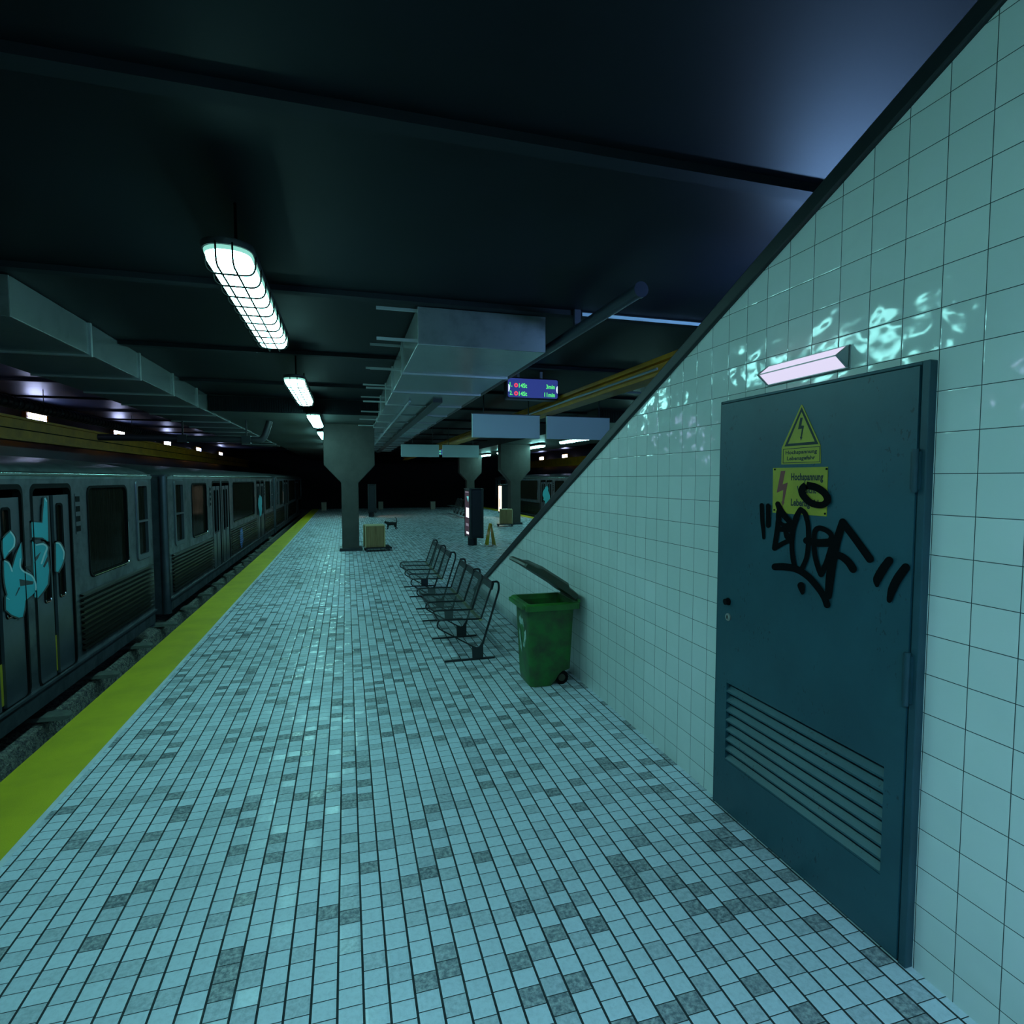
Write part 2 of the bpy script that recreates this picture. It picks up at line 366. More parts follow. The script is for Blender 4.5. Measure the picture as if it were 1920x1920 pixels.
for k, (a, b_, nm) in enumerate(((-2.46, .62, 'left'), (5.5, 8.58, 'right'))):
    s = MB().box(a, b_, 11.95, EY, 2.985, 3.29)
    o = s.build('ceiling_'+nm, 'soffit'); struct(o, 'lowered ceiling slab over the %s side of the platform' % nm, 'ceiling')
    g = MB()
    n = 70
    for i in range(n):
        x = a+(b_-a)*i/n; g.box(x, x+(b_-a)/n*.55, 11.925, 11.955, 3.0, 3.26)
    g.box(a, b_, 11.94, 11.957, 2.98, 3.27); o2 = g.build('trim_%d' % (30+k), 'rib'); struct(o2, 'ribbed dark fascia on the front of the lowered %s ceiling' % nm, 'fascia')
o = MB().box(-7.3, -7.0, -5, EY, -1.3, 3.6).build('wall_left', 'side_wall'); struct(o, 'dark wall behind the left track', 'wall')
o = MB().box(13.1, 13.4, -5, EY, -1.3, 3.6).build('wall_right', 'side_wall'); struct(o, 'dark wall behind the right track', 'wall')
o = MB().box(-7.3, 13.4, EY, EY+.2, -1.3, 3.6).build('wall_far', 'black_wall'); struct(o, 'black unlit end of the station', 'wall')
# stair side wall: white tiles under a sloping top
def ztop(y): return .387+(7.508-y)*.4447
ye = 8.38; yt = 7.508-(3.28-.387)/.4447
o = MB().prism([(-5, 0), (ye, 0), (yt, 3.28), (-5, 3.28)], 'x', 1.866, 1.99).build('wall_stair', 'wall_tile'); struct(o, 'white tiled wall along the stairs with a sloping top', 'wall')
o = MB().prism([(-5, 0), (ye, 0), (yt, 3.28), (-5, 3.28)], 'x', 4.15, 4.27).build('wall_stair_far', 'wall_tile'); struct(o, 'white tiled wall on the far side of the stairs', 'wall')
for k, x in enumerate((1.845, 4.13)):
    o = MB().prism([(ye+.02, -.002), (ye+.19, -.002), (yt+.02, 3.276), (yt-.17, 3.276)], 'x', x, x+.165).build('trim_%d' % (40+k), 'coping', bevel=.008)
    struct(o, 'dark sloping coping on the %s stair wall' % ('near', 'far')[k], 'coping')
st = MB()
for k in range(13): st.box(1.99, 4.15, 8.2-.36*(k+1), 8.2-.36*k, 0, .16*(k+1))
o = st.build('floor_stairs', 'concrete'); struct(o, 'concrete steps between the tiled stair walls', 'stairs')
# ballast with sleepers
for k, (a, b_, nm) in enumerate(((-5.0, -2.47, 'left'), (8.59, 11.1, 'right'))):
    mb = MB(); nx, ny = 26, 200; rows = []
    for j in range(ny+1):
        y = -4+(EY-.2+4)*j/ny; row = []
        for i in range(nx+1):
            u = i/nx; e = min(1, min(u, 1-u)*24)
            row.append((a+(b_-a)*u+random.uniform(-.004, .004), y+random.uniform(-.03, .03), -1.25+.85*(e**.6)+random.uniform(-.006, .006)))
        rows.append(row)
    mb.loft(rows, caps=False, closed=False); o = mb.build('ballast', 'ballast', smooth=True); tag(o, 'bed of grey track ballast beside the %s platform edge' % nm, 'ballast', kind='stuff')
sl0 = None
for k in range(16):
    y = 3.62+1.1*k
    if sl0 is None:
        mb = MB().loft([[(x, -.085+dy, z0), (x, .085-dy, z0), (x, .075-dy, z1), (x, -.075+dy, z1)] for x, dy, z0, z1 in ((-4.6, 0, -.395, -.362), (-2.45, 0, -.395, -.362), (-2.40, .015, -.40, -.368), (-2.375, .05, -.40, -.38))])
        sl0 = mb.build('railway_sleeper', 'sleeper', smooth=True); sl0.location = (0, y, 0)
        tag(sl0, 'sleeper end showing in the gap between train and yellow strip', 'railway sleeper', 'sleepers under the left train')
    else: dup(sl0, (0, y, 0))

# ------------------------------------------------------------------ pillars
def pillar(loc, label):
    r = thing('concrete_pillar', label, 'pillar', loc, 0, 'concrete platform pillars')
    MB().prism([(-.195, .06), (.195, .06), (.195, 1.61), (.575, 2.02), (.575, 2.985), (-.575, 2.985), (-.575, 2.02), (-.195, 1.61)], 'y', 0, .4).build('column', 'concrete', r, bevel=.012)
    MB().box(-.26, .26, -.04, .44, 0, .075).build('base_plinth', 'dark_metal', r, bevel=.008)
    return r
p0 = pillar((.07, 13.9, 0), 'nearest mushroom topped concrete pillar, left of the platform beside a crate')
dup(p0, (6.03, 20.3, 0), label='concrete pillar right of the black kiosk with a crate before it')
dup(p0, (6.03, 28.3, 0), label='farthest concrete pillar rising directly behind the black kiosk')

# ------------------------------------------------------------------ caged ceiling lights
def stadium(wd, ln, z, y0=0, n=7, r=None):
    r = r or wd*.45
    return [(x, y, z) for x, y in rrect(-wd/2, wd/2, y0, y0+ln, r, n)]
L_ = 2.15
def caged_light(loc, label):
    r = thing('caged_ceiling_light', label, 'ceiling light', loc, 0, 'caged ceiling lights over the platform')
    MB().loft([stadium(.22, L_, .152, 0), stadium(.262, L_+.05, .142, -.025), stadium(.262, L_+.05, .125, -.025), stadium(.25, L_+.03, .112, -.015)]).build('housing', 'dark_metal', r, smooth=True)
    MB().loft([stadium(.240, L_+.005, .116, -.003), stadium(.238, L_, .098, 0), stadium(.226, L_-.012, .092, .006)], caps=False).build('glass_cover', 'lit_side', r, smooth=True)
    MB().loft([stadium(.226, L_-.012, .092, .006), stadium(.214, L_-.03, .062, .015), stadium(.180, L_-.07, .038, .035), stadium(.12, L_-.14, .028, .07)]).build('diffuser', 'lit', r, smooth=True)
    cg = MB()
    for k in range(10):
        y = .16+k*(L_-.3)/9
        cg.tube(rounded([(-.127, y, .125), (-.124, y, .014), (.124, y, .014), (.127, y, .125)], .07), .0052, 6)
    for x in (-.04, .04): cg.tube(rounded([(x, -.016, .125), (x, -.01, .010), (x, L_+.01, .010), (x, L_+.016, .125)], .07), .0052, 6)
    cg.build('wire_cage', 'wire_black', r, smooth=True)
    for y in (.35, L_-.35): MB().tube([(0, y, .145), (0, y, .48)], .008, 8).build('hanger_rod', 'wire_black', r)
    return r
cl0 = caged_light((-.59, 3.32, 2.80), 'nearest caged ceiling light, largest in the left row')
ords = ['second', 'third', 'fourth', 'fifth', 'sixth']
for k in range(5): dup(cl0, (-.59, 7.34+4.02*k, 2.80), label='%s caged ceiling light from the front in the left row' % ords[k])
dup(cl0, (-.59, -.70, 2.80), label='assumed caged ceiling light of the left row, unseen behind the front of the picture')  # unseen fixture, assumed from the row spacing, lights the near floor
dup(cl0, (6.72, 15.25, 2.80), label='caged ceiling light in the right row, nearest to the tiled stair wall')
dup(cl0, (6.72, 19.2, 2.80), label='caged ceiling light in the right row just right of the pillar')
dup(cl0, (6.72, 23.2, 2.80), label='caged ceiling light in the right row hidden behind the right pillar')
dup(cl0, (6.72, 27.2, 2.80), label='caged ceiling light in the right row, left of the right pillar')
dup(cl0, (6.72, 11.2, 2.80), label='caged ceiling light in the right row hidden behind the stair wall')

# ------------------------------------------------------------------ air ducts
def duct(name, label, x0, x1, z0, z1, y0, y1, bars):
    r = thing(name, label, 'air duct', (0, 0, 0))
    MB().box(x0, x1, y0, y1, z0, z1).build('sheet_body', 'duct', r, bevel=.006)
    y = y0; k = 0
    while y < y1-.2:
        if k:
            MB().box(x0-.018, x1+.018, y-.02, y+.02, z0-.018, z1).build('flange', 'duct_trim', r)
        if bars:
            for z in (z0+.04, z1-.03): MB().box(x0-.36, x0+.02, y+.03, y+.055, z-.012, z+.012).build('hanger_bar', 'duct_trim', r)
        y += 1.43; k += 1
    return r
duct('air_duct', 'long galvanised air duct over the left platform edge', -3.6, -2.48, 2.955, 3.275, 5.39, 24, False)
d2 = duct('air_duct', 'galvanised air duct over the middle with its blank end facing us', .636, 1.857, 2.912, 3.25, 5.24, 26, True)
MB().tube([(.95, 8.9, 2.885), (.95, 26, 2.885)], .018, 8).build('bottom_pipe', 'conduit', d2, smooth=True)
MB().box(1.28, 1.42, 8.7, 26, 2.86, 2.91).build('bottom_channel', 'dark_metal', d2)
# round pipe beside the duct
r = thing('ceiling_pipe', 'dark round capped pipe running under the ceiling above the stair wall', 'pipe', (0, 0, 0))
MB().tube([(2.10, 3.85, 3.09), (2.10, 26, 3.09)], .052, 16).build('pipe_body', 'pipe', r, smooth=True)
MB().tube([(2.10, 3.83, 3.09), (2.10, 3.87, 3.09)], .058, 16).build('end_cap', 'pipe', r, smooth=True)
for y in (5.05, 7.5, 10, 12.5): MB().box(2.07, 2.13, y-.02, y+.02, 3.13, 3.285).build('bracket', 'pipe', r)
# cross pipe above the train
r = thing('cross_pipe', 'black pipe with an elbow crossing above the train', 'pipe', (0, 0, 0))
MB().tube(rounded([(-4.9, 13.7, 2.56), (-1.75, 13.7, 2.56), (-1.62, 13.7, 2.984)], .12), .07, 12).build('pipe_body', 'hose', r, smooth=True)
for x in (-3.35, -2.1): MB().box(x-.09, x+.09, 13.61, 13.79, 2.48, 2.64).box(x-.015, x+.015, 13.69, 13.71, 2.63, 2.934 if x < -2.5 else 2.985).build('bracket', 'dark_metal', r)
# yellow girders
def girder(label, x0, x1, z0, z1, y0, y1):
    r = thing('yellow_girder', label, 'girder', (0, 0, 0))
    xc = (x0+x1)/2; h = z1-z0
    MB().box(x0, x1, y0, y1, z1-.05, z1).build('top_flange', 'girder', r, bevel=.004)
    MB().box(x0, x1, y0, y1, z0, z0+.05).build('bottom_flange', 'girder', r, bevel=.004)
    MB().box(xc-.05, xc+.05, y0, y1, z0+.03, z1-.03).build('web', 'girder', r)
    return r
g = girder('yellow girder along the wall above the left train', -6.42, -6.18, 2.46, 2.93, -4, 41)
MB().box(-6.262, -6.235, -4, 41, 2.68, 2.70).build('cable_groove', 'rubber', g)
for y in (-2, 4, 9, 14, 19, 24, 29): MB().box(-6.985, -6.3, y-.04, y+.04, 2.62, 2.70).build('wall_bracket', 'dark_metal', g)
girder('yellow girder under the ceiling behind the departure display', 3.09, 3.32, 2.76, 2.95, 3.9, 33)
g = girder('yellow girder along the wall above the right train', 12.28, 12.52, 2.46, 2.93, 8, 41)
for y in (14, 19, 24, 29, 34, 39): MB().box(12.4, 13.085, y-.04, y+.04, 2.62, 2.70).build('wall_bracket', 'dark_metal', g)
o = MB().tube([(3.04, 5.2, 2.815), (3.04, 9.6, 2.815)], .014, 8).build('conduit_pipe', 'conduit', smooth=True); tag(o, 'thin grey conduit running along the yellow ceiling girder', 'conduit')
o = MB().tube([(3.33, 7.75, 2.99), (4.6, 7.75, 2.99)], .016, 8).build('conduit_pipe', 'conduit', smooth=True); tag(o, 'thin grey conduit crossing right of the departure display', 'conduit')
# black hoses
def hose(x, z, r_, label, y0, y1):
    mb = MB(); path = []; rad = []; y = y0
    while y < y1:
        path += [(x, y, z), (x, y+.07, z), (x, y+.08, z), (x, y+.17, z)]; rad += [r_*.80, r_*.80, r_, r_]; y += .18
    o = thing('ribbed_hose', label, 'hose'); mb.tube(path, rad, 14); mb.build('hose_body', 'hose', o, smooth=True)
    for y in (4, 9, 14, 19): MB().box(x-.004, x+.004, y-.01, y+.01, z+r_*.8, 3.53).build('hanger_strap', 'dark_metal', o)
    return o
hose(-5.95, 3.12, .115, 'thick black ribbed hose hung above the left train', 2, 24)
# track wall lamps
def wall_lamp(loc, label, rz=0):
    r = thing('track_wall_lamp', label, 'wall lamp', loc, rz, 'lamps on the walls behind the tracks')
    MB().box(0, .085, -.50, .50, -.15, .15).build('frame', 'girder', r, bevel=.008)
    MB().box(.075, .10, -.40, .40, .014, .085).box(.075, .10, -.40, .40, -.085, -.014).build('tube', 'wall_lamp', r, bevel=.006)
    return r
wl0 = wall_lamp((-7, 15.95, 3.12), 'nearest lit lamp on the wall above the left yellow girder')
for k in range(4): dup(wl0, (-7, 20.95+5.05*k, 3.12), label='%s lit lamp from the front on the left track wall' % ords[k])
dup(wl0, (-7, 10.9, 3.12), label='lit lamp on the left track wall outside the left picture edge')
dup(wl0, (-7, 5.85, 3.12), label='lit lamp on the left track wall beside the near train car')
for k, y in enumerate((33.1, 37.5)): dup(wl0, (13.1, y, 3.12), PI, label=('lit wall lamp over the right train, next to the stair coping', 'lit wall lamp over the right train, next to the right pillar')[k])

def batten(loc, label, rz, m_, flip=False):  # body for the assumed lamps that stay out of view
    r = thing('assumed_tube_lamp', label, 'ceiling light', loc, rz)
    if flip:
        MB().tube([(0, -.58, 0), (0, .58, 0)], .045, 12).build('tube', m_, r, smooth=True)
        for y in (-.6, .6): MB().tube([(0, y-.03, 0), (0, y+.03, 0)], .055, 12).build('end_cap', 'dark_metal', r, smooth=True)
        for y in (-.4, .4): MB().tube([(0, y, .03), (0, y, .565)], .008, 6).build('hanger_rod', 'dark_metal', r)
    else:
        MB().box(-.14, .14, -.78, .78, .04, .09).box(-.14, -.125, -.78, .78, -.06, .04).box(.125, .14, -.78, .78, -.06, .04).box(-.125, .125, -.78, -.765, -.06, .04).box(-.125, .125, .765, .78, -.06, .04).build('trough_housing', 'dark_metal', r)
        MB().box(-.12, .12, -.75, .75, .025, .04).build('diffuser', m_, r)
    return r
r = batten((.75, -1.55, 3.19), 'assumed blue white tube lamp, added unseen on the ceiling behind the front of the picture', PI/2, 'assumed_blue_lamp')  # assumed lamp, added out of view to brighten and blue near wall and floor
batten((3.4, 3.2, 2.72), 'assumed lavender tube lamp hung over the stairs, unseen behind the tiled wall', PI/2, 'assumed_stair_lamp', True)  # lamp never in view, assumed from bluish light on rib, pipe and panels

# ------------------------------------------------------------------ subway cars (x = 0 is the platform side, y runs along the car)
CL = 12.3
OPEN = [(2.85, 3.6), (3.72, 4.5), (8.45, 9.16), (9.30, 10.0)]
WINS = [(1.36, 2.37), (4.95, 8.0), (10.36, 11.40)]
SMALL = [(.34, .84), (11.72, 12.15)]
def car(loc, label, rz=0, decals=None):
    r = thing('subway_car', label, 'subway car', loc, rz, 'parked subway cars')
    # steel side with real openings
    holes = [(a, b_, -.05, 1.63) for a, b_ in OPEN]+[(a, b_, .72, 1.61) for a, b_ in WINS]+[(a, b_, .70, 1.66) for a, b_ in SMALL]
    ys = sorted({0, CL}|{v for h in holes for v in h[:2]}); zs = sorted({-.05, .60, 1.76}|{v for h in holes for v in h[2:]})
    mb = MB()
    for i in range(len(ys)-1):
        for j in range(len(zs)-1):
            yc, zc = (ys[i]+ys[i+1])/2, (zs[j]+zs[j+1])/2
            if any(h[0] < yc < h[1] and h[2] < zc < h[3] for h in holes): continue
            mb.poly([(0, ys[i], zs[j]), (0, ys[i+1], zs[j]), (0, ys[i+1], zs[j+1]), (0, ys[i], zs[j+1])])
    for a, b_, z0, z1 in holes:
        q = [(a, z0), (b_, z0), (b_, z1), (a, z1)]
        for k in range(4):
            p, n_ = q[k], q[(k+1) % 4]; mb.poly([(0, *p), (0, *n_), (-.06, *n_), (-.06, *p)])
    mb.build('side_wall', 'train', r)
    MB().box(-2.2, -2.14, 0.02, CL-.02, -.05, 1.76).build('far_side_wall', 'train_plain', r)
    MB().box(-2.14, -.02, .05, CL-.05, -.09, -.05).build('car_floor', 'interior', r)
    # roof
    prof = [(0.004, 1.70), (.016, 1.735), (0, 1.775), (-.05, 1.81), (-.16, 1.845), (-.45, 1.90), (-.8, 1.935), (-1.1, 1.945)]
    prof = prof+[(-2.2-x, z) for x, z in prof[-2::-1]]
    secs = []
    for y, k in ((0, .0), (.05, .45), (.14, .75), (.3, .93), (.55, 1), (CL-.55, 1), (CL-.3, .93), (CL-.14, .75), (CL-.05, .45), (CL, 0)):
        secs.append([(x, y, 1.735+(z-1.735)*k if z > 1.735 else z) for x, z in prof])
    MB().loft(secs).build('roof', 'train_roof', r, smooth=True)
    MB().tube([(.008, .25, 1.742), (.008, CL-.25, 1.742)], .020, 10).build('eave_trim', 'eave', r, smooth=True)
    # ends
    for y, sg in ((0, 1), (CL, -1)):
        MB().prism([(-2.2, y), (-2.2, y+sg*.04), (0, y+sg*.04), (0, y+sg*.02), (-.03, y)], 'z', -.27, 1.76).build('end_wall', 'train', r)
        MB().box(-1.5, -.62, y-sg*.006 if sg > 0 else y-.002, y+.002 if sg > 0 else y+.006, -.05, 1.55).build('end_door', 'rubber', r)
        MB().tube([(-.06, y+sg*.03, -.27), (-.06, y+sg*.03, 1.74)], .062, 12).build('corner_post', 'train_plain', r, smooth=True)
    # corrugated lower panels
    for a, b_ in ((.12, 2.78), (4.6, 8.36), (10.1, CL-.12)):
        n = 11; pr = []
        for k in range(n):
            z = .585-k*.0535; pr += [(.002, z), (.034, z-.010), (.034, z-.020), (.002, z-.030)]
        mb = MB(); mb.loft([[(x, a, z) for x, z in pr], [(x, b_, z) for x, z in pr]], caps=False, closed=False)
        mb.build('corrugated_panel', 'corrugated', r)
    MB().box(-.03, .03, 0, CL, -.065, -.045).build('sill_rail', 'train_plain', r)
    MB().box(-.05, .004, 0.02, CL-.02, -.225, -.065).build('skirt', 'train', r)
    MB().box(-1.95, -.3, .5, CL-.5, -.32, -.1).build('underframe', 'rubber', r)
    # windows
    for a, b_ in WINS:
        o_, i_ = rrect(a-.022, b_+.022, .698, 1.632, .09), rrect(a+.004, b_-.004, .724, 1.606, .08)
        fr_ = MB().loft([[(.003, *p) for p in o_], [(.010, *p) for p in rrect(a-.016, b_+.016, .704, 1.626, .088)], [(.006, *p) for p in i_], [(-.03, *p) for p in i_]], caps=False).build('window', 'rubber', r, smooth=True)
        MB().poly([(-.022, *p) for p in rrect(a, b_, .72, 1.61, .07)]).build('pane', 'glass', fr_)
        MB().tube(rounded([(.010, b_+.006, 1.2), (.010, b_+.006, .716), (.010, a+.06, .716)], .08), .006, 6).build('chrome_sill', 'chrome', fr_, smooth=True)
    for a, b_ in SMALL:
        mb = MB().loft([[(.003, *p) for p in rrect(a-.02, b_+.02, .68, 1.68, .05)], [(.014, *p) for p in rrect(a-.012, b_+.012, .69, 1.67, .045)], [(.012, *p) for p in rrect(a+.05, b_-.05, .75, 1.61, .03)], [(-.03, *p) for p in rrect(a+.05, b_-.05, .75, 1.61, .03)]], caps=False)
        fr_ = mb.build('end_window', 'train_plain', r, smooth=True)
        MB().box(-.02, .014, a+.04, b_-.04, 1.155, 1.18).build('crossbar', 'train_plain', fr_)
        MB().poly([(-.022, *p) for p in rrect(a+.045, b_-.045, .745, 1.615, .03)]).build('pane', 'glass', fr_)
    # louvres beside the doors
    for y in (2.68, 10.13):
        mb = MB().box(.001, .004, y-.05, y+.05, 1.17, 1.56)
        mb.mi(1)
        for k in range(4): mb.box(.003, .007, y-.042, y+.042, 1.195+.095*k, 1.248+.095*k)
        mb.build('vent_louvre', ['train_plain', 'rubber'], r)
    # sliding doors
    for a, b_ in OPEN:
        mb = MB().loft([[(.002, *p) for p in rrect(a-.015, b_+.015, -.05, 1.66, .07)], [(.006, *p) for p in rrect(a+.015, b_-.015, -.045, 1.62, .06)], [(-.05, *p) for p in rrect(a+.015, b_-.015, -.045, 1.62, .06)]], caps=False)
        mb.build('door_surround', 'rubber', r, smooth=True)
        mid = (a+b_)/2
        for s_, (p, q) in enumerate(((a+.03, mid-.035), (mid+.035, b_-.03))):
            sy0, sy1 = (q-.145, q-.05) if s_ == 0 else (p+.05, p+.145)
            hs = (sy0, sy1, .64, 1.47); ys2 = [p, sy0, sy1, q]; zs2 = [-.05, .64, 1.47, 1.555]; mb = MB()
            for i in range(3):
                for j in range(3):
                    if i == 1 and j == 1: continue
                    mb.box(-.04, -.008, ys2[i], ys2[i+1], zs2[j], zs2[j+1])
            lf = mb.build('door_leaf', 'train_plain', r)
            MB().loft([[(-.007, *v) for v in rrect(sy0-.014, sy1+.014, .625, 1.485, .03)], [(.001, *v) for v in rrect(sy0-.008, sy1+.008, .632, 1.478, .025)], [(-.006, *v) for v in rrect(sy0+.008, sy1-.008, .648, 1.462, .02)], [(-.02, *v) for v in rrect(sy0+.008, sy1-.008, .648, 1.462, .02)]], caps=False).build('leaf_window_frame', 'rubber', lf, smooth=True)
            MB().box(-.024, -.02, sy0, sy1, .645, 1.465).build('leaf_pane', 'glass', lf)
            MB().tube(rounded([(-.004, sy0, .66), (-.004, sy0+.005, .635), (-.004, sy1-.005, .635), (-.004, sy1, .66)], .02), .006, 6).build('chrome_corner', 'chrome', lf, smooth=True)
        MB().box(-.05, -.03, mid-.04, mid+.04, -.05, 1.55).mi(1).box(-.03, -.026, mid-.032, mid+.032, -.02, .30).build('door_seal', ['rubber', 'pole_yellow'], r)
        MB().tube([(-.5, mid, -.05), (-.5, mid, 1.78)], .02, 8).build('grab_pole', 'pole_yellow', r)
    for y in (5.5, 6.4, 7.3): MB().tube([(-.9, y, -.05), (-.9, y, 1.85)], .02, 8).build('grab_pole', 'pole_yellow', r)
    for a, b_ in ((4.9, 8.1), (.5, 2.5), (10.3, 11.9)): MB().box(-.5, -.1, a, b_, .28, .36).box(-.14, -.08, a, b_, .36, .68).build('seat_row', 'interior', r)
    return r
c1 = car((-2.5, -3.7, 0), 'nearest subway car at the left picture edge with teal graffiti doors')
c2 = dup(c1, (-2.5, 9.3, 0), label='second subway car with a blue paint splash on its lower panel')
c3 = dup(c1, (-2.5, 22.3, 0), label='last subway car of the left train, fading into the dark')
c4 = dup(c1, (8.62, 33.4, 0), PI, label='subway car on the right track behind the right pillar')
c5 = dup(c1, (8.62, 20.4, 0), PI, label='subway car on the right track mostly hidden by the stair wall')
# graffiti on the near doors, thin paint on the door skin
def blob(mb, pts, plane, org, sc, par): mb.poly([(plane-par.location.x, on_x(org[0]+p[0]/sc, org[1]+p[1]/sc, plane)[0]-par.location.y, on_x(org[0]+p[0]/sc, org[1]+p[1]/sc, plane)[1]) for p in pts])
G_ORG, G_SC = (0, 860), 5.647
SH = [[(28,855),(70,805),(112,768),(140,800),(160,840),(158,930),(100,985),(45,1065),(30,960)],
 [(42,1075),(90,1100),(130,1165),(175,1010),(222,890),(232,1060),(216,1150),(240,1190),(340,1240),(385,1330),(385,1400),(345,1440),(270,1500),(258,1600),(240,1675),(200,1682),(120,1650),(65,1600),(62,1470),(80,1440),(60,1360),(45,1250)],
 [(333,670),(450,680),(457,560),(470,420),(482,408),(500,440),(512,880),(450,835),(340,830)],
 [(340,875),(380,905),(460,890),(510,940),(500,1000),(520,1180),(505,1330),(455,1410),(400,1475),(365,1465),(370,1380),(385,1330),(360,1240),(355,1180),(350,1020)],
 [(592,885),(635,895),(685,985),(680,1060),(650,1140),(615,1200),(595,1195)]]
HO = [[(205,1275),(355,1300),(350,1330),(215,1350)], [(262,1142),(340,1130),(336,1200)], [(372,1045),(435,985),(400,1060),(360,1105)], [(505,1030),(512,1080),(470,1155),(455,1140)], [(160,1455),(200,1360),(215,1365),(172,1450)]]
HL = [[(112,775,16),(152,838,16),(146,925,16),(95,985,10)], [(48,1082,12),(95,1110,16),(128,1190,18)], [(216,1060,10),(214,1140,14),(245,1190,16),(340,1245,18),(378,1330,16),(380,1390,12)], [(385,915,14),(455,905,18),(497,940,18),(470,1020,18),(440,1110,18)], [(595,893,14),(632,903,16),(675,985,16),(672,1060,12)], [(475,420,10),(492,450,12)], [(70,1475,8),(100,1490,8)]]
pl = -2.496
def local(mb):
    mb.v = [(x+2.5, y+3.7, z) for x, y, z in mb.v]; return mb
mb = MB()
for s_ in SH: brush(mb, [(p[0], p[1], 34) for p in s_+[s_[0]]], pl-.001, G_ORG, G_SC, False)
mb.mi(1)
for s_ in SH: mb.poly([(pl, *on_x(G_ORG[0]+p[0]/G_SC, G_ORG[1]+p[1]/G_SC, pl)) for p in s_])
mb.mi(0)
for s_ in HO: mb.poly([(pl+.001, *on_x(G_ORG[0]+p[0]/G_SC, G_ORG[1]+p[1]/G_SC, pl+.001)) for p in s_])
mb.mi(2)
for s_ in HL: brush(mb, s_, pl+.0015, G_ORG, G_SC)
local(mb).build('graffiti', ['dark_paint', 'teal_paint', 'pale_paint'], c1)
# second car: blue splash and far teal tag; right car: teal tag
def splash(par, cy, cz, ry, rz_, matn, name, seed, x=.028):
    rnd = random.Random(seed); n = 22
    MB().poly([(x, cy+ry*rnd.uniform(.55, 1)*math.cos(2*PI*k/n), cz+rz_*rnd.uniform(.55, 1)*math.sin(2*PI*k/n)) for k in range(n)]).build(name, matn, par)
splash(c2, 5.75, .30, .28, .30, 'blue_paint', 'graffiti', 3)
splash(c2, 9.1, .95, .45, .40, 'teal_paint', 'graffiti', 5, .008)
splash(c4, 9.25, .95, .55, .50, 'teal_paint', 'graffiti', 6, .008)
splash(c4, 3.7, .95, .55, .50, 'teal_paint', 'graffiti', 8, .008)

# ------------------------------------------------------------------ steel door with signs and tag
D = 1.83
door = thing('door_1', 'teal steel door with louvres and black scrawled tag in the tiled wall', 'door'); door['kind'] = 'structure'
Y0, Y1, ZT = 1.425, 2.51, 2.09
mb = MB().box(D+.004, 1.90, Y0, Y0+.028, 0, ZT).box(D+.004, 1.90, Y1-.014, Y1, 0, ZT).box(D+.004, 1.90, Y0+.028, Y1-.014, ZT-.014, ZT)
mb.build('door_frame', 'door_frame', door, bevel=.004)
ly0, ly1 = Y0+.032, Y1-.016
vz0, vz1, vy0, vy1 = .27, .672, 1.53, 2.41
ys = [ly0, vy0, vy1, ly1]; zs = [.012, vz0, vz1, ZT-.016]; mb = MB()
for i in range(3):
    for j in range(3):
        if i == 1 and j == 1: continue
        mb.box(D, 1.89, ys[i], ys[i+1], zs[j], zs[j+1])
leaf = mb.build('door_leaf', 'door', door)
mb = MB().box(D+.045, D+.05, vy0, vy1, vz0, vz1); mb.build('louvre_back', 'black_hole', leaf)
nl = 8; dz = (vz1-vz0)/nl
mb = MB()
for k in range(nl):
    z = vz0+dz*k; mb.prism([(D+.001, z+.002), (D+.034, z+dz*.78), (D+.034, z+dz*.78+.006), (D+.001, z+.010)], 'y', vy0, vy1)
mb.build('louvre_slats', 'door', leaf)
def disc_x(mb, y, z, r_, x0, x1, n=20): return mb.prism([(y+r_*math.cos(2*PI*k/n), z+r_*math.sin(2*PI*k/n)) for k in range(n)], 'x', x0, x1)
mb = disc_x(MB(), 2.409, 1.086, .019, D-.004, D+.002); disc_x(mb, 2.409, 1.086, .015, D-.022, D-.004); mb.build('door_knob', 'rubber', leaf, smooth=True)
mb = disc_x(MB(), 2.406, 1.008, .019, D-.006, D+.002); disc_x(mb, 2.406, 1.008, .011, D-.009, D-.005)
mb.mi(1).box(D-.0105, D-.0085, 2.403, 2.409, 1.000, 1.017); mb.build('lock_cylinder', ['steel', 'black_hole'], leaf, smooth=True)
for za, zb in ((1.655, 1.80), (.925, 1.11)):
    MB().tube([(D-.006, 1.455, za), (D-.006, 1.455, zb)], .010, 10).box(D-.003, D+.004, 1.44, 1.475, za+.01, zb-.01).build('hinge', 'door_frame', door, smooth=True)
T_ORG, T_SC = (1420, 930), 6.4
